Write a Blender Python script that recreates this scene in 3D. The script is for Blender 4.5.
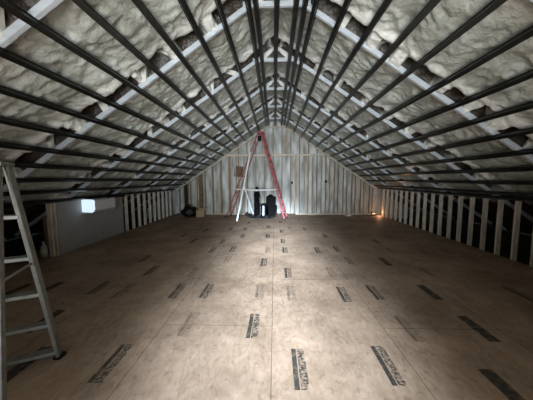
import bpy, bmesh, math, random
import numpy as np
from mathutils import Vector, Matrix
random.seed(7)
for o in list(bpy.data.objects): bpy.data.objects.remove(o)
SC = bpy.context.scene
COL = SC.collection

# ---------------------------------------------------------------- camera
F_PX, PITCH, YAW, ROLL = 231.06, .088, .035, -.005
c, s = math.cos(YAW), math.sin(YAW); cp, sp = math.cos(PITCH), math.sin(PITCH)
cr, sr = math.cos(ROLL), math.sin(ROLL)
R0 = Vector((c, s, 0)); U0 = Vector((-s*sp, c*sp, cp)); FW = Vector((-s*cp, c*cp, -sp))
RT = R0*cr + U0*sr; UP = U0*cr - R0*sr
cam = bpy.data.cameras.new('camera'); cam.sensor_width = 36; cam.lens = F_PX/533*36
cam.clip_start = .05
co = bpy.data.objects.new('camera', cam); COL.objects.link(co)
M = Matrix((RT, UP, -FW)).transposed().to_4x4(); M.translation = (0, 0, 1.6)
co.matrix_world = M
SC.camera = co

# ---------------------------------------------------------------- light
w = bpy.data.worlds.new('world'); SC.world = w; w.use_nodes = True
w.node_tree.nodes['Background'].inputs[0].default_value = (.75, .86, 1, 1)
w.node_tree.nodes['Background'].inputs[1].default_value = .02
SC.view_settings.view_transform = 'Standard'; SC.view_settings.look = 'None'
SC.view_settings.gamma = 1; SC.view_settings.use_curve_mapping = False
SC.view_settings.exposure = -0.12

def area(name, loc, rot, sx, sy, power, color, spread=180):
    l = bpy.data.lights.new(name, 'AREA'); l.shape = 'RECTANGLE'; l.size = sx; l.size_y = sy
    l.energy = power; l.color = color; l.spread = math.radians(spread)
    o = bpy.data.objects.new(name, l); COL.objects.link(o); o.location = loc; o.rotation_euler = rot
    return o
# daylight through the window in the gable behind the camera; added lamps follow
R_ = math.radians
area('window_daylight', (0, -2.45, 1.55), (R_(92), 0, 0), 1.9, 1.4, 80, (.82, .93, 1.0), 60)
area('added_floor_beam', (0, -2.48, 2.2), (R_(90-24), 0, 0), 1.6, .7, 58, (.66, .82, 1.0), 23)  # added narrow beam aimed down to brighten the middle of the floor
area('added_far_floor_beam', (0, -2.48, 2.25), (R_(90-14), 0, 0), 1.6, .6, 80, (.66, .82, 1.0), 17)  # second added beam, reaching the far floor
area('added_ceiling_fill', (0, -2.2, .95), (R_(90+58), 0, 0), 2.4, 1.0, 150, (1, .955, .89), 136)  # added fill lamp tilted up to light the ceiling foam
# warm work light beyond the knee wall in the far right corner
pl = bpy.data.lights.new('work_light_glow', 'POINT'); pl.energy = 5; pl.color = (1, .5, .25); pl.shadow_soft_size = .06
po = bpy.data.objects.new('work_light_glow', pl); COL.objects.link(po); po.location = (4.55, 10.12, .16)

# ---------------------------------------------------------------- materials
def mat(name, col, rough=.6, metal=0, var=0, scale=8, stretch=(1, 1, 1), bump=0, bscale=None, col2=None, detail=5, spec=.5):
    m = bpy.data.materials.new(name); m.use_nodes = True; nt = m.node_tree; b = nt.nodes['Principled BSDF']
    b.inputs['Base Color'].default_value = (*col, 1); b.inputs['Roughness'].default_value = rough
    b.inputs['Metallic'].default_value = metal; b.inputs['Specular IOR Level'].default_value = spec
    tc = nt.nodes.new('ShaderNodeTexCoord'); mp = nt.nodes.new('ShaderNodeMapping')
    mp.inputs['Scale'].default_value = stretch; nt.links.new(tc.outputs['Object'], mp.inputs[0])
    if var or col2:
        n = nt.nodes.new('ShaderNodeTexNoise'); n.inputs['Scale'].default_value = scale; n.inputs['Detail'].default_value = detail
        nt.links.new(mp.outputs[0], n.inputs['Vector'])
        r = nt.nodes.new('ShaderNodeValToRGB'); r.color_ramp.elements[0].position = .32; r.color_ramp.elements[1].position = .68
        c2 = col2 or tuple(min(1, x*(1+var)) for x in col); c1 = col if col2 else tuple(x*(1-var) for x in col)
        r.color_ramp.elements[0].color = (*c1, 1); r.color_ramp.elements[1].color = (*c2, 1)
        nt.links.new(n.outputs['Fac'], r.inputs[0]); nt.links.new(r.outputs[0], b.inputs['Base Color'])
    if bump:
        n2 = nt.nodes.new('ShaderNodeTexNoise'); n2.inputs['Scale'].default_value = bscale or scale*3; n2.inputs['Detail'].default_value = 6
        nt.links.new(mp.outputs[0], n2.inputs['Vector'])
        bp = nt.nodes.new('ShaderNodeBump'); bp.inputs['Strength'].default_value = 1; bp.inputs['Distance'].default_value = bump
        nt.links.new(n2.outputs['Fac'], bp.inputs['Height']); nt.links.new(bp.outputs[0], b.inputs['Normal'])
    return m
STUD = mat('pine_stud', (.56, .44, .31), .7, var=.22, scale=3, stretch=(6, 6, .7), bump=.001)
KSTUD = mat('pale_stud', (.80, .73, .62), .7, var=.2, scale=3, stretch=(5, 5, 1.2), bump=.001)
GSTUD = mat('dusty_stud', (.34, .25, .18), .8, var=.25, scale=3, stretch=(5, 5, .8))
PINE_Y = mat('pine_plate', (.78, .67, .54), .7, var=.18, scale=3, stretch=(.7, 6, 6))
CHORD = mat('truss_lumber', (.58, .62, .66), .6, var=.12, scale=4, stretch=(1, 4, 4))
WEB = mat('foamed_web', (.82, .81, .75), .85, var=.12, scale=14, bump=.006, bscale=22)
STEEL = mat('dark_steel', (.05, .054, .052), .3, metal=.85, var=.35, scale=2.5, stretch=(3, .6, 3))
GALV = mat('galvanised', (.6, .62, .64), .35, metal=.9, var=.15, scale=20)
ALU = mat('weathered_aluminium', (.21, .205, .18), .5, metal=.35, var=.25, scale=14, bump=.0006)
REDF = mat('red_fibreglass', (.43, .10, .105), .42, var=.15, scale=9)
WHITEP = mat('white_paint', (.88, .88, .86), .4, var=.04, scale=6)
OFFW = mat('white_plastic', (.86, .88, .9), .35)
BLACKF = mat('black_fabric', (.004, .004, .0045), .9, var=.3, scale=30, spec=.15)
BLACKP = mat('black_plastic', (.006, .006, .007), .5, spec=.3)
DRYW = mat('grey_drywall', (.42, .42, .42), .8, var=.06, scale=2.5)
CARD = mat('brown_cardboard', (.42, .29, .17), .85, var=.12, scale=10)
KRAFT = mat('brown_paper', (.2, .12, .075), .85, var=.35, scale=5)
DARKV = mat('shade_dark_fill', (.035, .03, .025), .95, var=.4, scale=9, bump=.02)  # loose fill, painted near-black for the shade in eaves and corner gap
GLASSY = mat('frosted_plastic', (.7, .68, .62), .3)
ORANGE = mat('orange_plastic', (.55, .2, .05), .45)
SHEATH = mat('foamed_gable', (.34, .33, .29), .8, col2=(.88, .89, .86), scale=1.9, stretch=(2.4, 1, .6), bump=.05, bscale=3, detail=9)

def foam_mat():
    m = bpy.data.materials.new('spray_foam'); m.use_nodes = True; nt = m.node_tree; N = nt.nodes; L = nt.links
    b = N['Principled BSDF']; b.inputs['Roughness'].default_value = .38; b.inputs['Specular IOR Level'].default_value = .55
    tc = N.new('ShaderNodeTexCoord')
    n1 = N.new('ShaderNodeTexNoise'); n1.inputs['Scale'].default_value = 2.2; n1.inputs['Detail'].default_value = 8; n1.inputs['Roughness'].default_value = .65
    L.new(tc.outputs['Object'], n1.inputs['Vector'])
    r = N.new('ShaderNodeValToRGB'); e = r.color_ramp.elements
    e[0].position = .3; e[0].color = (.27, .268, .215, 1); e[1].position = .66; e[1].color = (.62, .635, .585, 1)
    L.new(n1.outputs['Fac'], r.inputs[0]); 
    at = N.new('ShaderNodeAttribute'); at.attribute_name = 'fresh'
    mx = N.new('ShaderNodeMixRGB'); mx.inputs[2].default_value = (.93, .92, .86, 1)
    L.new(at.outputs['Fac'], mx.inputs[0]); L.new(r.outputs[0], mx.inputs[1]); 
    ad = N.new('ShaderNodeAttribute'); ad.attribute_name = 'painted_shade'       # dark colour painted in as shade inside the slots
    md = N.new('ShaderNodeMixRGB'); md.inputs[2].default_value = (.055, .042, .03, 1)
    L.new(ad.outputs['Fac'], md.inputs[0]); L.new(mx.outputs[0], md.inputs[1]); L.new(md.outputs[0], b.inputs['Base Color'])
    n2 = N.new('ShaderNodeTexNoise'); n2.inputs['Scale'].default_value = 16; n2.inputs['Detail'].default_value = 5
    L.new(tc.outputs['Object'], n2.inputs['Vector'])
    bp = N.new('ShaderNodeBump'); bp.inputs['Distance'].default_value = .024; bp.inputs['Strength'].default_value = 1
    L.new(n2.outputs['Fac'], bp.inputs['Height']); L.new(bp.outputs[0], b.inputs['Normal'])
    return m
FOAM = foam_mat()

def osb_mat():
    m = bpy.data.materials.new('osb_subfloor'); m.use_nodes = True; nt = m.node_tree; N = nt.nodes; L = nt.links
    b = N['Principled BSDF']; b.inputs['Roughness'].default_value = .6; b.inputs['Specular IOR Level'].default_value = .35
    tc = N.new('ShaderNodeTexCoord'); P = tc.outputs['Object']
    # strands
    n0 = N.new('ShaderNodeTexNoise'); n0.inputs['Scale'].default_value = 3; L.new(P, n0.inputs['Vector'])
    vm = N.new('ShaderNodeMixRGB'); vm.inputs[0].default_value = .06; L.new(P, vm.inputs[1]); L.new(n0.outputs['Color'], vm.inputs[2])
    mp = N.new('ShaderNodeMapping'); mp.inputs['Scale'].default_value = (42, 17, 1); L.new(vm.outputs[0], mp.inputs[0])
    vo = N.new('ShaderNodeTexVoronoi'); vo.inputs['Scale'].default_value = 1; L.new(mp.outputs[0], vo.inputs['Vector'])
    sp_ = N.new('ShaderNodeSeparateColor'); L.new(vo.outputs['Color'], sp_.inputs[0])
    r1 = N.new('ShaderNodeValToRGB'); e = r1.color_ramp.elements
    e[0].color = (.345, .236, .158, 1); e[1].color = (.42, .298, .212, 1); L.new(sp_.outputs[0], r1.inputs[0])
    # dirt blotches
    n1 = N.new('ShaderNodeTexNoise'); n1.inputs['Scale'].default_value = 1.3; n1.inputs['Detail'].default_value = 9; n1.inputs['Roughness'].default_value = .68
    L.new(P, n1.inputs['Vector'])
    r2 = N.new('ShaderNodeValToRGB'); e = r2.color_ramp.elements
    e[0].position = .36; e[0].color = (.62, .60, .58, 1); e[1].position = .62; e[1].color = (1.1, 1.1, 1.1, 1); L.new(n1.outputs['Fac'], r2.inputs[0])
    mu = N.new('ShaderNodeMixRGB'); mu.blend_type = 'MULTIPLY'; mu.inputs[0].default_value = 1
    L.new(r1.outputs[0], mu.inputs[1]); L.new(r2.outputs[0], mu.inputs[2])
    # fine specks and scuffs
    n3 = N.new('ShaderNodeTexNoise'); n3.inputs['Scale'].default_value = 15; n3.inputs['Detail'].default_value = 3; L.new(P, n3.inputs['Vector'])
    r3 = N.new('ShaderNodeValToRGB'); e = r3.color_ramp.elements
    e[0].position = .30; e[0].color = (.35, .32, .3, 1); e[1].position = .42; e[1].color = (1, 1, 1, 1); L.new(n3.outputs['Fac'], r3.inputs[0])
    mu2 = N.new('ShaderNodeMixRGB'); mu2.blend_type = 'MULTIPLY'; mu2.inputs[0].default_value = .4
    L.new(mu.outputs[0], mu2.inputs[1]); L.new(r3.outputs[0], mu2.inputs[2])
    # panel joints: 4 x 8 sheets, long side along the room
    sx = N.new('ShaderNodeSeparateXYZ'); L.new(P, sx.inputs[0])
    cb = N.new('ShaderNodeCombineXYZ'); L.new(sx.outputs[1], cb.inputs[0]); 
    ad = N.new('ShaderNodeMath'); ad.operation = 'ADD'; ad.inputs[1].default_value = 12.0+.03; L.new(sx.outputs[0], ad.inputs[0]); L.new(ad.outputs[0], cb.inputs[1])
    br = N.new('ShaderNodeTexBrick'); br.inputs['Scale'].default_value = 1; br.inputs['Brick Width'].default_value = 2.4
    br.inputs['Row Height'].default_value = 1.2; br.inputs['Mortar Size'].default_value = .005; br.inputs['Mortar Smooth'].default_value = .3
    br.inputs['Color1'].default_value = (1.04, 1.03, 1.02, 1); br.inputs['Color2'].default_value = (.92, .92, .92, 1); br.inputs['Mortar'].default_value = (.42, .37, .33, 1)
    L.new(cb.outputs[0], br.inputs['Vector'])
    mu3 = N.new('ShaderNodeMixRGB'); mu3.blend_type = 'MULTIPLY'; mu3.inputs[0].default_value = .85
    L.new(mu2.outputs[0], mu3.inputs[1]); L.new(br.outputs['Color'], mu3.inputs[2]); L.new(mu3.outputs[0], b.inputs['Base Color'])
    bp = N.new('ShaderNodeBump'); bp.inputs['Distance'].default_value = .0015; L.new(vo.outputs['Distance'], bp.inputs['Height']); L.new(bp.outputs[0], b.inputs['Normal'])
    return m
OSB = osb_mat()

def ink_mat(name, strength, bar_u=.36):
    m = bpy.data.materials.new(name); m.use_nodes = True; nt = m.node_tree; N = nt.nodes; L = nt.links
    b = N['Principled BSDF']; b.inputs['Base Color'].default_value = (.045, .042, .035, 1); b.inputs['Roughness'].default_value = .6
    uv = N.new('ShaderNodeUVMap'); sx = N.new('ShaderNodeSeparateXYZ'); L.new(uv.outputs[0], sx.inputs[0])
    # solid bar (u < .38), beside it broken strokes like smudged lettering
    bar = N.new('ShaderNodeMath'); bar.operation = 'LESS_THAN'; bar.inputs[1].default_value = bar_u; L.new(sx.outputs[0], bar.inputs[0])
    mp = N.new('ShaderNodeMapping'); mp.inputs['Scale'].default_value = (2.2, 13, 1); L.new(uv.outputs[0], mp.inputs[0])
    n = N.new('ShaderNodeTexNoise'); n.inputs['Scale'].default_value = 1.6; n.inputs['Detail'].default_value = 2; L.new(mp.outputs[0], n.inputs['Vector'])
    g = N.new('ShaderNodeMapRange'); g.inputs[1].default_value = .40; g.inputs[2].default_value = .60; L.new(n.outputs['Fac'], g.inputs[0])
    gap = N.new('ShaderNodeMath'); gap.operation = 'GREATER_THAN'; gap.inputs[1].default_value = .44; L.new(sx.outputs[0], gap.inputs[0])
    g2 = N.new('ShaderNodeMath'); g2.operation = 'MULTIPLY'; L.new(g.outputs[0], g2.inputs[0]); L.new(gap.outputs[0], g2.inputs[1])
    mxx = N.new('ShaderNodeMath'); mxx.operation = 'MAXIMUM'; L.new(bar.outputs[0], mxx.inputs[0]); L.new(g2.outputs[0], mxx.inputs[1])
    tc = N.new('ShaderNodeTexCoord'); w2 = N.new('ShaderNodeTexNoise'); w2.inputs['Scale'].default_value = 14; w2.inputs['Detail'].default_value = 6; L.new(tc.outputs['Object'], w2.inputs['Vector'])
    mr = N.new('ShaderNodeMapRange'); mr.inputs[1].default_value = .3; mr.inputs[2].default_value = .55; mr.inputs[3].default_value = strength*.45; mr.inputs[4].default_value = strength
    L.new(w2.outputs['Fac'], mr.inputs[0])
    f = N.new('ShaderNodeMath'); f.operation = 'MULTIPLY'; L.new(mxx.outputs[0], f.inputs[0]); L.new(mr.outputs[0], f.inputs[1])
    tr = N.new('ShaderNodeBsdfTransparent'); ms = N.new('ShaderNodeMixShader')
    L.new(f.outputs[0], ms.inputs[0]); L.new(tr.outputs[0], ms.inputs[1]); L.new(b.outputs[0], ms.inputs[2])
    L.new(ms.outputs[0], N['Material Output'].inputs[0]); return m
INK = ink_mat('stamp_ink', .85); INKF = ink_mat('faded_stamp_ink', .35); INKS = ink_mat('solid_stamp_ink', .78, 1.1)

# ---------------------------------------------------------------- helpers
def box_bm(bm, c, d, rot=None):
    """box centred at c, size d, optional 3x3 rotation"""
    r = bmesh.ops.create_cube(bm, size=1)
    m = Matrix.Diagonal((*d, 1)); 
    if rot is not None: m = rot.to_4x4() @ m
    m = Matrix.Translation(c) @ m
    bmesh.ops.transform(bm, matrix=m, verts=r['verts'])
def bar_bm(bm, a, b, wd, th, side=None):
    """bar from a to b; wd = size across 'side' direction, th = the other one"""
    a = Vector(a); b = Vector(b); z = (b-a).normalized()
    x = Vector(side) if side is not None else (Vector((0, 1, 0)) if abs(z.y) < .9 else Vector((1, 0, 0)))
    x = (x - z*x.dot(z)).normalized(); y = z.cross(x)
    rot = Matrix((x, y, z)).transposed()
    box_bm(bm, (a+b)/2, (wd, th, (b-a).length), rot)
def tube_bm(bm, a, b, r1, r2=None, seg=12):
    a = Vector(a); b = Vector(b); z = (b-a).normalized()
    r = bmesh.ops.create_cone(bm, cap_ends=True, segments=seg, radius1=r1, radius2=r1 if r2 is None else r2, depth=(b-a).length)
    bmesh.ops.transform(bm, matrix=Matrix.Translation((a+b)/2) @ z.to_track_quat('Z', 'Y').to_matrix().to_4x4(), verts=r['verts'])
def obj(name, bm, m, parent=None, bevel=0, smooth=False):
    me = bpy.data.meshes.new(name); bm.to_mesh(me); bm.free(); me.materials.append(m)
    o = bpy.data.objects.new(name, me); COL.objects.link(o)
    if parent is not None: o.parent = parent; o.matrix_parent_inverse = Matrix.Translation(-Vector(parent.location))
    if bevel:
        bv = o.modifiers.new('bevel', 'BEVEL'); bv.width = bevel; bv.segments = 2; bv.limit_method = 'ANGLE'
    if smooth:
        for p in me.polygons: p.use_smooth = True
    return o
def bx(name, c, d, m, parent=None, bevel=0, rot=None):
    bm = bmesh.new(); box_bm(bm, c, d, rot); return obj(name, bm, m, parent, bevel)
def bar(name, a, b, wd, th, m, parent=None, side=None, bevel=0):
    bm = bmesh.new(); bar_bm(bm, a, b, wd, th, side); return obj(name, bm, m, parent, bevel)
def tag(o, label=None, cat=None, group=None, kind=None):
    if label: o['label'] = label
    if cat: o['category'] = cat
    if group: o['group'] = group
    if kind: o['kind'] = kind
    return o
def empty(name, loc, label=None, cat=None, group=None, kind=None):
    o = bpy.data.objects.new(name, None); COL.objects.link(o); o.location = loc; o.empty_display_size = .1
    return tag(o, label, cat, group, kind)

# ---------------------------------------------------------------- room numbers
CX = .034; SL = .662; APEX = 1.6+2.65; COLL = 1.6+2.40
XR, XL = 4.676, -4.664; YB = 10.525; YF = -2.6
TH = math.atan(SL); CT, ST = math.cos(TH), math.sin(TH)
def roof_z(x): return APEX - SL*abs(x-CX)
def rp(side, q, y, t=0):
    """point q metres down the slope from the ridge, t metres above the inner truss edge"""
    return Vector((CX + side*(q*CT + t*ST), y, APEX - q*ST + t*CT))
TR_Y = [3.47 + 1.507*k for k in range(-3, 5)]

# floor with its ink stamps
bm = bmesh.new()
box_bm(bm, (0, (YF+10.9)/2, -.01), (9.36, 10.9-YF, .02))
box_bm(bm, (-5.05, 4.45, -.011), (.8, 1.5, .02))
uvl = bm.loops.layers.uv.new('UVMap')
ST1 = [(0.21,1.848,0),(-0.981,3.189,0),(-0.96,2.423,1),(-0.234,2.416,0),(0.23,3.151,1),(0.229,3.871,0),(0.963,3.141,0),(0.975,3.914,1),(0.974,5.17,0),(1.435,5.255,0),(-0.208,4.377,0),(0.236,5.157,0),(0.218,5.931,0),(-0.966,5.211,0),(-1.411,5.126,0),(-0.949,4.498,1),(-1.405,3.182,0),(-1.408,3.861,1),(-2.121,5.894,0),(-2.617,6.548,0),(-1.342,5.847,0),(-0.902,6.453,0),(-0.189,6.463,0),(-0.152,5.149,1),(0.984,7.413,0),(0.509,7.563,1),(-0.948,7.39,0),(-1.423,7.385,0),(1.468,4.496,1),(-0.214,3.23,1),(1.418,3.21,0),(0.973,1.908,0),(1.442,2.41,1),(2.188,3.229,2),(2.172,2.43,2),(1.76,1.66,2),(2.564,3.181,1),(2.147,4.454,2),(2.62,5.912,0),(3.321,5.105,1),(2.634,3.951,1),(3.404,3.201,0),(3.817,5.179,1),(1.685,1.3,1),(2.619,5.156,1),(-1.436,1.863,0),(-2.639,2.433,2),(-2.189,1.812,2),(-3.361,3.196,2),(-3.803,3.126,2),(-2.62,3.249,0),(-2.189,3.151,1),(-2.178,3.906,0),(-2.643,4.522,0),
 (-3.36,5.9,1),(-3.8,5.2,1),(-2.18,7.2,0),(-.2,7.75,0),(.22,7.1,0),(1.44,6.5,0),(2.18,7.3,1),(2.62,7.9,1),(-.95,8.5,0),(.22,8.6,0),(1.44,8.3,1),(-2.62,8.2,1),(3.36,7.2,1),(.97,8.9,1)]
for x, y, f in ST1:
    for z0 in (.0015,):
        a, h = .058, .215
        rot = random.uniform(-.02, .02)
        v = [bm.verts.new((x+dx*a*1-rot*dy*h, y+dy*h, z0)) for dx, dy in ((-1, -1), (1, -1), (1, 1), (-1, 1))]
        fc = bm.faces.new(v); fc.material_index = 1+f
        for l, (u_, v_) in zip(fc.loops, ((0, 0), (1, 0), (1, 1), (0, 1))): l[uvl].uv = (u_, v_ + 3*(x+y))
fl = obj('floor', bm, OSB); fl.data.materials.append(INK); fl.data.materials.append(INKF); fl.data.materials.append(INKS); tag(fl, kind='structure')
fe = []
bm = bmesh.new()
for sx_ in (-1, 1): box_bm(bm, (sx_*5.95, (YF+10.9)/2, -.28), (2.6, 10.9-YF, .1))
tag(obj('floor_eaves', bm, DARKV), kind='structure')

# spray foam on the underside of the roof: a lumpy sheet with an open slot on the near side of every truss
rng = np.random.default_rng(3)
def vnoise(x, y, seed):
    r = np.random.default_rng(seed).random((256, 256)); xi = np.floor(x).astype(int); yi = np.floor(y).astype(int)
    fx = x-xi; fy = y-yi; fx = fx*fx*(3-2*fx); fy = fy*fy*(3-2*fy); A = lambda i, j: r[(xi+i) % 256, (yi+j) % 256]
    return (A(0,0)*(1-fx)*(1-fy)+A(1,0)*fx*(1-fy)+A(0,1)*(1-fx)*fy+A(1,1)*fx*fy)-.5
def smooth(a, b, x):
    t = np.clip((x-a)/(b-a), 0, 1); return t*t*(3-2*t)
BR = {}
def foam(side):
    q = np.arange(-.16, 7.45, .032); ys = np.arange(YF-.05, 10.95, .022)
    Q, Y = np.meshgrid(q, ys, indexing='ij'); sd = 10 if side > 0 else 60
    wx = Q+.25*vnoise(Q*2.1, Y*2.1, sd+7); wy = Y+.25*vnoise(Q*2.1+9, Y*2.1, sd+8)
    n = .05*vnoise(wx*1.5, wy*1.5, sd)+.055*vnoise(wx*4, wy*4.6, sd+1)+.075*np.abs(vnoise(wx*8, wy*8, sd+2))+.03*vnoise(wx*15, wy*15, sd+3)
    t = .075 + n
    painted_shade = np.zeros_like(t); fresh = np.zeros_like(t); pres = smooth(.5, .75, vnoise(Q*.9, Y*.9, sd+5)+.5)
    for k, yt in enumerate(TR_Y):
        wob = .02*vnoise(Q*3, Y*0+k, sd+20)
        d0 = yt-.23+wob; g = smooth(-.012, .012, Y-d0)*(1-smooth(-.012, .012, Y-(yt+.055+.5*wob)))
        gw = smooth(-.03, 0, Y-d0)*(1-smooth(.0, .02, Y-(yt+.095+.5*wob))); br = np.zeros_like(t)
        for (a, b) in BR[(side, k)]: br = np.maximum(br, smooth(-.03, .03, Q-a)*(1-smooth(-.03, .03, Q-b)))
        near = np.exp(-((Y-(d0-.10))/.09)**2) + .45*np.exp(-((Y-(yt+.12))/.08)**2)
        t = t - .02*np.exp(-((Y-(d0-.06))/.06)**2)
        t = t + .3*g*(1-br) - .03*g*br
        painted_shade = np.maximum(painted_shade, smooth(.3, .8, gw*(1-br)))
        fresh = np.maximum(fresh, np.clip(near*(.75+.9*vnoise(Q*2.2, Y*3, sd+9))+g*br, 0, 1))
    t = np.maximum(t, .012); painted_shade = np.maximum(painted_shade, smooth(4.82, 4.9, Q*CT+.05*vnoise(Q*2, Y*2, sd+30)))   # eave shade painted dark past the knee wall
    fresh = fresh*(1-.9*(t > .2))
    P = np.stack([CX+side*(Q*CT+t*ST), Y, APEX-Q*ST+t*CT], -1).reshape(-1, 3)
    # both slopes stop at the ridge plane
    P[:, 0] = np.where(side*(P[:, 0]-CX) < 0, CX, P[:, 0])
    a, b = Q.shape; I = np.arange(a*b).reshape(a, b)
    fcs = np.stack([I[:-1, :-1], I[1:, :-1], I[1:, 1:], I[:-1, 1:]], -1).reshape(-1, 4)
    if side < 0: fcs = fcs[:, ::-1]
    me = bpy.data.meshes.new('ceiling'); me.vertices.add(len(P)); me.vertices.foreach_set('co', P.ravel().astype(np.float32))
    me.loops.add(fcs.size); me.loops.foreach_set('vertex_index', fcs.ravel().astype(np.int32))
    me.polygons.add(len(fcs)); me.polygons.foreach_set('loop_start', (np.arange(len(fcs))*4).astype(np.int32))
    me.polygons.foreach_set('use_smooth', np.ones(len(fcs), bool)); me.update(calc_edges=True)
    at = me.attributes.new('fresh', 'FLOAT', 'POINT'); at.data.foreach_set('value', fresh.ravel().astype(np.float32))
    at = me.attributes.new('painted_shade', 'FLOAT', 'POINT'); at.data.foreach_set('value', painted_shade.ravel().astype(np.float32))
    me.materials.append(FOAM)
    o = bpy.data.objects.new('ceiling_right' if side > 0 else 'ceiling_left', me); COL.objects.link(o)
    tag(o, kind='structure')
WEBQ = {}
for side in (-1, 1):
    for k in range(len(TR_Y)):
        r = random.Random(k*7+side)
        qs = []; q = .75+r.random()*.3
        while q < 5.6: qs.append(q); q += r.uniform(.42, .72)
        WEBQ[(side, k)] = qs
        BR[(side, k)] = [(a-.05-r.random()*.05, a+.05+r.random()*.09) for a in qs if r.random() < .9] + [(0, .05)]
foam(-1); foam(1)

# gable behind the camera with its window opening
bm = bmesh.new()
for x0, x1, z0, z1 in ((-7, -1.05, -.4, 4.7), (1.05, 7, -.4, 4.7), (-1.05, 1.05, -.4, .85), (-1.05, 1.05, 2.65, 4.7)):
    box_bm(bm, ((x0+x1)/2, YF-.06, (z0+z1)/2), (x1-x0, .1, z1-z0))
tag(obj('wall_front', bm, DRYW), kind='structure')
bm = bmesh.new()
for a, b in (((-1.05, 0, .85), (-1.05, 0, 2.65)), ((1.05, 0, .85), (1.05, 0, 2.65)), ((-1.05, 0, .85), (1.05, 0, .85)), ((-1.05, 0, 2.65), (1.05, 0, 2.65))):
    bar_bm(bm, Vector(a)+Vector((0, YF-.02, 0)), Vector(b)+Vector((0, YF-.02, 0)), .1, .06)
tag(obj('window_1', bm, WHITEP), kind='structure')

# far gable wall: foamed sheathing with its own studs
def prism(name, pts, y0, y1, m, parent=None):
    bm = bmesh.new(); a = [bm.verts.new((x, y0, z)) for x, z in pts]; b = [bm.verts.new((x, y1, z)) for x, z in pts]
    bm.faces.new(a); bm.faces.new(b[::-1]); n = len(pts)
    for i in range(n): bm.faces.new((a[i], b[i], b[(i+1) % n], a[(i+1) % n]))
    bmesh.ops.recalc_face_normals(bm, faces=bm.faces); return obj(name, bm, m, parent)
GY = 10.93
wb = empty('wall_back', (0, GY, 0), kind='structure')
prism('sheathing', [(-7, -.3), (7, -.3), (7, .2), (CX, 4.75), (-7, .2)], GY, GY+.1, SHEATH, wb)
x = -4.53
while x < 4.7:
    zt = min(roof_z(x)+.04, 4.06)
    bx('stud', (x, GY-.045, zt/2), (.038, .087, zt), GSTUD, wb); x += .4064
# framed partition standing just in front of the gable wall
wp = empty('wall_partition', (0, YB, 0), kind='structure')
D = .089
zp = lambda x: roof_z(x)-.10
for sd in (-1, 1):
    xa = CX+.08+sd*.42
    bar('slope_plate', (CX+sd*4.58, YB+.045, zp(CX+sd*4.58)), (xa, YB+.045, 3.92), D, .038, PINE_Y, wp)
bar('top_plate', (CX+.08-.43, YB+.045, 3.925), (CX+.08+.43, YB+.045, 3.925), D, .038, PINE_Y, wp)
bar('header', (-2.13, YB+.045, 2.70), (2.2, YB+.045, 2.70), D, .075, PINE_Y, wp)
bar('bottom_plate', (-3.3, YB+.045, .02), (-1.36, YB+.045, .02), D, .038, PINE_Y, wp)
bar('bottom_plate', (.96, YB+.045, .02), (4.6, YB+.045, .02), D, .038, PINE_Y, wp)
def pstud(x, z0, z1, wd=.038, m=STUD): bx('stud', (x, YB+.045, (z0+z1)/2), (wd, D, z1-z0), m, wp)
for x in (-3.92, -3.62, -3.22, -2.87, -2.5, -2.1, -1.76, -1.40):
    zt = min(zp(x), 2.66); pstud(x, .0 if x < -3.3 else .04, zt, .038 if x != -3.62 else .09)
pstud(.975, .04, 2.66, .08)
for i in range(1, 10): pstud(.975+i*.385, .04, min(zp(.975+i*.385), 2.66))
for x in (-1.65, -.95, -.45, .55, 1.15): pstud(x, 2.74, min(zp(x), 3.9))

bx('post_and_dark_gap', (-4.12, YB+.06, .75), (.14, .05, 1.45), DARKV, wp)  # dark strip put in as the shade of the corner gap
bx('post_and_dark_gap', (-3.42, YB+.07, .95), (.16, .05, 1.85), KRAFT, wp)
# knee walls
def knee(name, X, sgn, ys):
    e = empty(name, (X, 5, 0), kind='structure')
    bar('top_plate', (X+sgn*.045, ys[0]-.1, 1.19), (X+sgn*.045, 10.45, 1.19), D, .038, STEEL, e, side=(1, 0, 0))
    for y in ys:
        bm = bmesh.new(); box_bm(bm, (X+sgn*(.045+random.uniform(0, .006)), y, .46), (D, .038, 1.42)); obj('stud', bm, KSTUD, e)
    return e
kr = knee('wall_right', XR, 1, [4.62+.346*k for k in range(-10, 17)])
yl = [-.9+.6*k for k in range(8)] + [4.63] + [7.13+.346*k for k in range(0, 10)]
kl = knee('wall_left', XL, -1, yl)
prism_pts = None
bm = bmesh.new(); box_bm(bm, (XL+.007, 5.81, .575), (.014, 2.15, 1.15)); obj('drywall_panel', bm, DRYW, kl, .002)
bx('jamb', (XL-.03, 4.70, .6), (.10, .03, 1.2), KSTUD, kl)
# outer eave walls far under the roof edge
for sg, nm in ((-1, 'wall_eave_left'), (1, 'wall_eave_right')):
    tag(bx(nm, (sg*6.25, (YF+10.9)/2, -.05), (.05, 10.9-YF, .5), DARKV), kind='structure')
tag(bx('trim_1', (-5.42, 5.25, .55), (.1, .1, 1.66), STUD), kind='structure')
tag(bx('trim_2', (-5.5, 4.1, .5), (.09, .09, 1.56), STUD), kind='structure')

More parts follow.
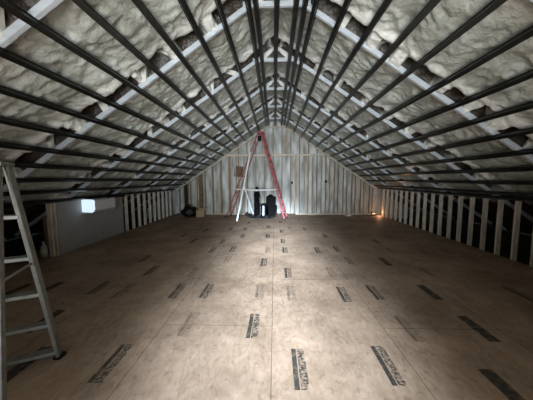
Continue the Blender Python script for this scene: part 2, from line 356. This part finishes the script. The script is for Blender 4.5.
# ---------------------------------------------------------------- roof trusses
ORD = ['nearest', 'second nearest', 'third nearest', 'fourth nearest', 'fifth nearest', 'farthest']
TP = [n for n in range(len(TR_Y))]
for k, yt in enumerate(TR_Y):
    vis = k-2
    lab = {0: 'pale roof truss behind the camera', 1: 'pale roof truss just above the camera', 2: 'pale roof truss nearest of those in view, seen only at the upper left corner'}.get(k)
    if not lab: lab = 'pale lumber roof truss, %s of the five whose short tie crosses under the ridge' % ['nearest', 'second nearest', 'middle one', 'second farthest', 'farthest'][k-3]
    e = empty('roof_truss', (CX, yt, COLL), lab, 'roof truss', 'roof trusses along the attic')
    for sd in (-1, 1):
        bar('inner_chord', rp(sd, .02, yt, .034), rp(sd, 7.1, yt, .034), .038, .068, CHORD, e, side=(0, 1, 0))
        qs = WEBQ[(sd, k)]
        for i, q in enumerate(qs):
            dq = [0, .22, -.2][(i+k) % 3]
            bar('web', rp(sd, q, yt-.012, .05), rp(sd, q+dq, yt-.012, .34), .04, .09 if dq else .11, WEB, e, side=(0, 1, 0))
        # curved foam-covered gusset arm beside the ridge
        bar('ridge_arm', rp(sd, .36, yt-.04, -.03), rp(sd, .05, yt-.04, .02), .03, .06, WEB, e, side=(0, 1, 0))
    bar('collar_tie', (CX-.47, yt-.02, COLL+.034), (CX+.47, yt-.02, COLL+.034), .038, .068, CHORD, e, side=(0, 1, 0))
    bar('king_post', (CX, yt-.02, COLL+.09), (CX, yt-.02, APEX+.1), .038, .07, WEB, e, side=(0, 1, 0))

# ---------------------------------------------------------------- furring channels
def channel_mesh(width=.078, hat=.052, depth=.042, seed=0):
    """hat section hanging under the trusses; local x across, -z down, y along"""
    r = random.Random(seed); g = .0012
    prof = [(-width/2, 0), (-hat/2-.004, 0), (-hat/2, -depth), (hat/2, -depth), (hat/2+.004, 0), (width/2, 0), (width/2, g), (hat/2+.002, g), (hat/2-.003, -depth+g), (-hat/2+.003, -depth+g), (-hat/2-.002, g), (-width/2, g)]
    bm = bmesh.new(); n = 26; y0, y1 = -1.4, 10.44; rings = []
    ph = [r.uniform(0, 6) for _ in range(3)]
    for i in range(n+1):
        y = y0+(y1-y0)*i/n
        dx = .006*math.sin(y*1.1+ph[0])+.003*math.sin(y*3.1+ph[1])
        rings.append([bm.verts.new((px+dx, y, pz)) for px, pz in prof])
    m_ = len(prof)
    for i in range(n):
        for j in range(m_): bm.faces.new((rings[i][j], rings[i+1][j], rings[i+1][(j+1) % m_], rings[i][(j+1) % m_]))
    bm.faces.new(rings[0]); bm.faces.new(rings[-1][::-1])
    bmesh.ops.recalc_face_normals(bm, faces=bm.faces); return bm
NTH = ['first', 'second', 'third', 'fourth', 'fifth', 'sixth', 'seventh', 'eighth', 'ninth', 'tenth', 'eleventh', 'twelfth', 'thirteenth', 'fourteenth']
def place_channel(x, z, tilt, label, grp, seed):
    o = obj('furring_channel', channel_mesh(seed=seed), STEEL); o.location = (x, 0, z); o.rotation_euler = (0, tilt, 0)
    tag(o, label, 'metal channel', grp); return o
DX = .325
for i in range(14):
    x = CX+.511+i*DX if i < 13 else 4.60
    place_channel(x, roof_z(x)-.002, TH, 'dark steel furring channel on the right roof slope, %s down from the ridge' % NTH[i], 'channels on the right roof slope', i)
for i in range(14):
    x = CX-.393-i*DX
    place_channel(x, roof_z(x)-.002, -TH, 'dark steel furring channel on the left roof slope, %s down from the ridge' % NTH[i], 'channels on the left roof slope', 30+i)
for x, lb in ((CX, 'dark steel channel running under the middle of the ridge ties'), (.30, 'dark steel channel under the ridge ties, just right of the middle one'),
              (.425, 'dark steel channel at the right ends of the ridge ties'), (-.25, 'dark steel channel under the ridge ties, just left of the middle one')):
    place_channel(x, COLL-.002, 0, lb, 'channels under the ridge ties', int(x*100)+90)

# ---------------------------------------------------------------- aluminium stepladder at the left
Pf = Vector((-1.956, 1.904, 0)); Pr = Vector((-1.625, 1.188, 0)); T = Vector((-1.94, 1.60, 1.71))
W = Vector((-.898, -.44, 0)).normalized(); dn = (Pf-Pr).normalized()
lad = empty('stepladder', (Pf+Pr)/2+W*.25, 'weathered aluminium stepladder standing open at the left edge of the room', 'ladder')
Tf = T+dn*.05; Tb = T-dn*.05; wb_, wt = .52, .30
def rail(a, b, nm, wdt=.028, th=.07):
    return bar(nm, a, b, wdt, th, ALU, lad, side=W, bevel=.003)
rail(Pf, Tf, 'front_rail'); rail(Pf+W*wb_, Tf+W*wt, 'front_rail')
rail(Pr, Tb, 'rear_rail', .025, .05); rail(Pr+W*wb_, Tb+W*wt, 'rear_rail', .025, .05)
for fr in (.045, .21, .385, .575, .775):
    a = Pf.lerp(Tf, fr); b = (Pf+W*wb_).lerp(Tf+W*wt, fr)
    st_ = bar('step', a, b, .085, .028, ALU, lad, side=dn, bevel=.003)
bm = bmesh.new(); mid = (Pf+W*wb_/2).lerp(Tf+W*wt/2, .045)
bar_bm(bm, mid, Pf.lerp(Tf, .0)+Vector((0, 0, .02)), .02, .006); obj('step_brace', bm, ALU, lad)
for fr in (.3, .7):
    bar('rear_brace', Pr.lerp(Tb, fr), (Pr+W*wb_).lerp(Tb+W*wt, fr), .03, .012, ALU, lad)
bar('top_cap', T-W*.03+Vector((0, 0, .01)), T+W*(wt+.03)+Vector((0, 0, .01)), .17, .03, ALU, lad, side=dn, bevel=.006)
for o_ in (0, 1):
    a = Pf.lerp(Tf, .55)+W*(o_*.4); b = Pr.lerp(Tb, .55)+W*(o_*.4)
    bar('spreader', a, b, .02, .004, ALU, lad, side=(0, 0, 1))
for p_ in (Pf, Pr):
    for o_ in (0, 1): bx('foot', p_+W*(o_*wb_)+Vector((0, 0, .015)), (.06, .08, .03), BLACKP, lad, .005)

# ---------------------------------------------------------------- tall red stepladder at the far end
A = Vector((.40, 9.12, 0)); B = Vector((-2.10, 9.80, 0)); d = (A-B).normalized(); n_ = Vector((-d.y, d.x, 0)) if d.x > 0 else Vector((d.y, -d.x, 0))
if n_.y < 0: n_ = -n_
TR = Vector((-.60, 9.62, 3.50)); WB, WT = .50, .28
rl = empty('stepladder', (A+B)/2+n_*.3, 'tall red fibreglass stepladder standing open in front of the far gable wall', 'ladder')
A2, B2 = A+n_*WB, B+n_*WB; TA, TB = TR+d*.07, TR-d*.07; TA2, TB2 = TA+n_*WT, TB+n_*WT
for a, b in ((A, TA), (A2, TA2)): bar('front_rail', a, b, .03, .07, REDF, rl, side=n_, bevel=.004)
for a, b in ((B, TB), (B2, TB2)): bar('rear_rail', a, b, .025, .045, REDF, rl, side=n_, bevel=.004)
for i in range(1, 12):
    fr = i/12; bar('step', A.lerp(TA, fr), A2.lerp(TA2, fr), .09, .03, ALU, rl, side=d, bevel=.002)
for fr in (.12, .3, .5, .7): bar('rear_brace', B.lerp(TB, fr), B2.lerp(TB2, fr), .03, .02, ALU, rl)
def onleg(a, b, z): return a.lerp(b, z/b.z)
for q in (0, 1):
    a = onleg((A, A2)[q], (TA, TA2)[q], 1.2); b = onleg((B, B2)[q], (TB, TB2)[q], 1.2); m_ = (a+b)/2-Vector((0, 0, .045))
    bm = bmesh.new(); off = n_*(-.03 if q == 0 else .03)
    bar_bm(bm, a+off, m_+off, .05, .02, (0, 0, 1)); bar_bm(bm, m_+off, b+off, .05, .02, (0, 0, 1)); tag(obj('spreader', bm, WHITEP, rl), 'white spreader bar')
cap = bar('top_cap', TR-n_*.04+Vector((0, 0, .02)), TR+n_*(WT+.04)+Vector((0, 0, .02)), .26, .07, REDF, rl, side=d, bevel=.01)
for a in (A, A2, B, B2): bx('foot', a+Vector((0, 0, .03)), (.08, .06, .06), BLACKP, rl, .008)
tag(bar('bracket', TR-n_*.03-Vector((0, 0, .12)), TR-n_*.03-Vector((0, 0, .32)), .16, .02, BLACKP, rl, side=d), 'black hinge bracket')

# ---------------------------------------------------------------- white combination ladder
f1 = Vector((-1.46, 8.85, 0)); f2 = Vector((-1.52, 9.18, 0)); t1 = Vector((-.98, 9.45, 2.72)); t2 = Vector((-.995, 9.72, 2.75))
r1 = Vector((-.905, 10.05, 0)); r2 = Vector((-.87, 9.78, 0))
wl = empty('combination_ladder', (-1.2, 9.45, 0), 'slim white combination ladder standing inside the legs of the red one', 'ladder')
h1, h2 = f1.lerp(t1, .5), f2.lerp(t2, .5)
SD = (f2-f1).normalized()
for a, b in ((f1, t1), (f2, t2)): bar('front_rail', a, b, .03, .055, WHITEP, wl, side=SD, bevel=.003)
for a, b in ((r1, h2), (r2, h1)): bar('rear_rail', a, b, .03, .05, WHITEP, wl, side=SD, bevel=.003)
for i in range(1, 10): bar('rung', f1.lerp(t1, i/10), f2.lerp(t2, i/10), .03, .03, WHITEP, wl)
for fr in (.2, .5, .8): bar('rear_rung', r1.lerp(h2, fr), r2.lerp(h1, fr), .025, .025, WHITEP, wl)

# ---------------------------------------------------------------- black seat on a sled base and the tall black bag
ch = empty('floor_chair', (-.5, 9.62, 0), 'black padded chair with curved sled base under the red ladder', 'chair')
bm = bmesh.new(); box_bm(bm, (-.16, 9.62, .50), (.40, .5, .80), Matrix.Rotation(.05, 3, 'Y')); obj('backrest', bm, BLACKF, ch, .03)
bm = bmesh.new(); box_bm(bm, (-.40, 9.62, .36), (.34, .5, .46)); obj('seat', bm, BLACKF, ch, .03)
bm = bmesh.new(); bmesh.ops.create_uvsphere(bm, u_segments=16, v_segments=8, radius=.09); bmesh.ops.transform(bm, matrix=Matrix.Translation((-.17, 9.62, .93)) @ Matrix.Diagonal((1.1, 1.5, .6, 1)), verts=bm.verts); obj('headrest', bm, BLACKF, ch, 0, True)
bm = bmesh.new(); pts = [(-1.22, .19), (-1.12, .1), (-.9, .055), (-.5, .035), (-.2, .04), (0, .09), (.06, .25), (.07, .5)]
for yy in (9.40, 9.84):
    for (xa, za), (xb, zb) in zip(pts, pts[1:]): tube_bm(bm, (xa, yy, za+.01), (xb, yy, zb+.01), .035)
for xx in (-.9, -.3): box_bm(bm, (xx, 9.62, .1), (.3, .46, .06))
obj('sled_base', bm, BLACKP, ch, 0, True)
tag(bx('side_strip', (-.455, 9.355, .34), (.07, .02, .40), OFFW, ch, .004), 'white strip')
bm = bmesh.new()
prof = [(.03, .0), (.12, .02), (.13, .3), (.12, .7), (.135, .95), (.11, 1.1), (.06, 1.16), (.075, 1.22), (.04, 1.28)]
for (ra, za), (rb, zb) in zip(prof, prof[1:]): tube_bm(bm, (0, 0, za), (0, 0, zb), ra, rb, 18)
bmesh.ops.transform(bm, matrix=Matrix.Translation((-.78, 10.12, 0)), verts=bm.verts)
bag = empty('equipment_bag', (-.78, 10.12, 0), 'tall narrow black bag standing upright behind the black chair', 'bag')
obj('body', bm, BLACKF, bag, 0, True)
bm = bmesh.new()
for (xa, za), (xb, zb) in (((-.65, .4), (-.6, .6)), ((-.6, .6), (-.6, .8)), ((-.6, .8), (-.65, .95))): tube_bm(bm, (xa, 10.12, za), (xb, 10.12, zb), .014)
obj('strap', bm, BLACKP, bag)

# ---------------------------------------------------------------- lit box on the grey panel
glow = bpy.data.materials.new('cool_lamp_glow'); glow.use_nodes = True; gb = glow.node_tree.nodes['Principled BSDF']
gb.inputs['Base Color'].default_value = (.8, .85, .9, 1); gb.inputs['Emission Color'].default_value = (.68, .86, 1, 1); gb.inputs['Emission Strength'].default_value = 1.05
au = empty('wall_light', (-4.65, 5.74, .82), 'long white box light on the grey left wall panel, near end glowing', 'lamp')
pr = [(-4.648, .835), (-4.40, .82), (-4.335, .89), (-4.33, 1.10), (-4.36, 1.14), (-4.648, 1.15)]
def lump(nm, y0, y1, m, k=1):
    bm = bmesh.new(); a = [bm.verts.new((x, y0, z)) for x, z in pr]; b = [bm.verts.new((x, y1, z)) for x, z in pr]
    bm.faces.new(a); bm.faces.new(b[::-1])
    for i in range(len(pr)): bm.faces.new((a[i], b[i], b[(i+1) % 6], a[(i+1) % 6]))
    bmesh.ops.recalc_face_normals(bm, faces=bm.faces); return obj(nm, bm, m, au, .012)
lump('casing', 5.40, 6.12, OFFW); tag(lump('end_lens', 5.375, 5.40, glow), 'glowing bluish white end')
bx('louvre', (-4.355, 5.75, .872), (.012, .6, .05), mat('grey_louvre', (.5, .5, .5), .5), au, .003, Matrix.Rotation(-.7, 3, 'Y'))
bm = bmesh.new(); 
for (ya, za), (yb, zb) in (((5.95, 1.17), (6.2, 1.16)), ((6.2, 1.16), (6.6, 1.15))): tube_bm(bm, (-4.40, ya, za+.01), (-4.40, yb, zb+.01), .04)
tag(obj('duct_hose', bm, BLACKP), 'black hose lying over the top of the white wall light', 'hose')

# ---------------------------------------------------------------- small things
def carton(name, c, d, rz, label):
    e = empty(name, (c[0], c[1], c[2]), label, 'box'); R = Matrix.Rotation(rz, 3, 'Z')
    bm = bmesh.new(); box_bm(bm, Vector(c)+Vector((0, 0, d[2]/2)), d, R); obj('body', bm, CARD, e, .004)
    bm = bmesh.new(); box_bm(bm, Vector(c)+R@Vector((d[0]*.3, -d[1]*.52, d[2]+.03)), (d[0]*.9, .008, .12), R @ Matrix.Rotation(-.6, 3, 'X')); obj('flap', bm, CARD, e)
carton('cardboard_box', (-3.25, 9.95, 0), (.34, .3, .30), .2, 'small brown cardboard box on the floor by the far left corner')
bm = bmesh.new(); bmesh.ops.create_icosphere(bm, subdivisions=3, radius=.26)
for v in bm.verts:
    f = 1+.18*math.sin(v.co.x*19+v.co.y*13)*math.cos(v.co.z*17); v.co = Vector((v.co.x*f*1.3, v.co.y*f, max(v.co.z*f, -.2)*1.0+.2))
bmesh.ops.transform(bm, matrix=Matrix.Translation((-3.75, 9.95, 0)), verts=bm.verts)
e = empty('rubbish_bag', (-3.75, 9.95, 0), 'lumpy black bag on the floor left of the cardboard box', 'bag'); obj('body', bm, BLACKP, e, 0, True)
bm = bmesh.new(); tube_bm(bm, (-3.75, 9.95, .37), (-3.74, 9.95, .52), .03, .07, 10); obj('knot', bm, BLACKP, e, 0, True)
bm = bmesh.new(); tube_bm(bm, (0, 0, 0), (0, 0, .012), .19, .16, 28); tube_bm(bm, (0, 0, .012), (0, 0, .05), .07, .06, 20)
bmesh.ops.transform(bm, matrix=Matrix.Translation((3.25, 10.15, 0)), verts=bm.verts)
tag(obj('flat_lid', bm, OFFW), 'flat round pale lid lying on the floor before the right framing', 'lid')
# work light
wk = empty('work_light', (4.35, 10.25, 0), 'small glowing work light on the floor in the far right corner', 'lamp')
em = bpy.data.materials.new('lamp_glow'); em.use_nodes = True; bb = em.node_tree.nodes['Principled BSDF']
bb.inputs['Emission Color'].default_value = (1, .72, .45, 1); bb.inputs['Emission Strength'].default_value = .8
bx('lens', (4.35, 10.215, .09), (.13, .012, .05), em, wk); bx('housing', (4.35, 10.25, .09), (.2, .055, .11), BLACKP, wk, .008); bx('stand', (4.35, 10.25, .018), (.22, .14, .036), BLACKP, wk, .006)
# boxes on studs
for (x, z, lb) in ((.80, 1.45, 'dark electrical box on the gable wall right of the red ladder'), (2.32, 1.5, 'dark electrical box midway along the right framing of the gable wall')):
    e = empty('electrical_box', (x, YB-.01, z), lb, 'electrical box')
    bx('body', (x, YB+.02, z), (.09, .07, .12), BLACKP, e, .004); bx('bracket', (x+.05, YB+.02, z), (.012, .06, .16), GALV, e)
bm = bmesh.new(); box_bm(bm, (-1.66, YB+.3-.0, 1.98), (.42, .012, .5), Matrix.Rotation(.12, 3, 'Y')); tag(obj('paper_sheet', bm, KRAFT), 'dark brown paper sheet on the gable wall behind the red ladder', 'paper')
# clutter in the left eave
for x, y, h, r, m_, cp_, lb in ((-4.93, 4.42, .26, .055, GLASSY, ORANGE, 'pale plastic bottle with orange cap behind the stepladder, left one of two'), (-4.86, 4.60, .30, .06, GLASSY, GLASSY, 'pale plastic bottle beside the grey panel, right one of two')):
    e = empty('plastic_bottle', (x, y, 0), lb, 'bottle')
    bm = bmesh.new()
    for (ra, za), (rb, zb) in zip([(r*.9, 0), (r, .02), (r, h*.6), (r*.85, h*.75), (r*.35, h*.88)], [(r, .02), (r, h*.6), (r*.85, h*.75), (r*.35, h*.88), (r*.35, h)]): tube_bm(bm, (x, y, za), (x, y, zb), ra, rb, 16)
    obj('body', bm, m_, e, 0, True); bm = bmesh.new(); tube_bm(bm, (x, y, h), (x, y, h+.03), r*.42, None, 14); obj('cap', bm, cp_, e)
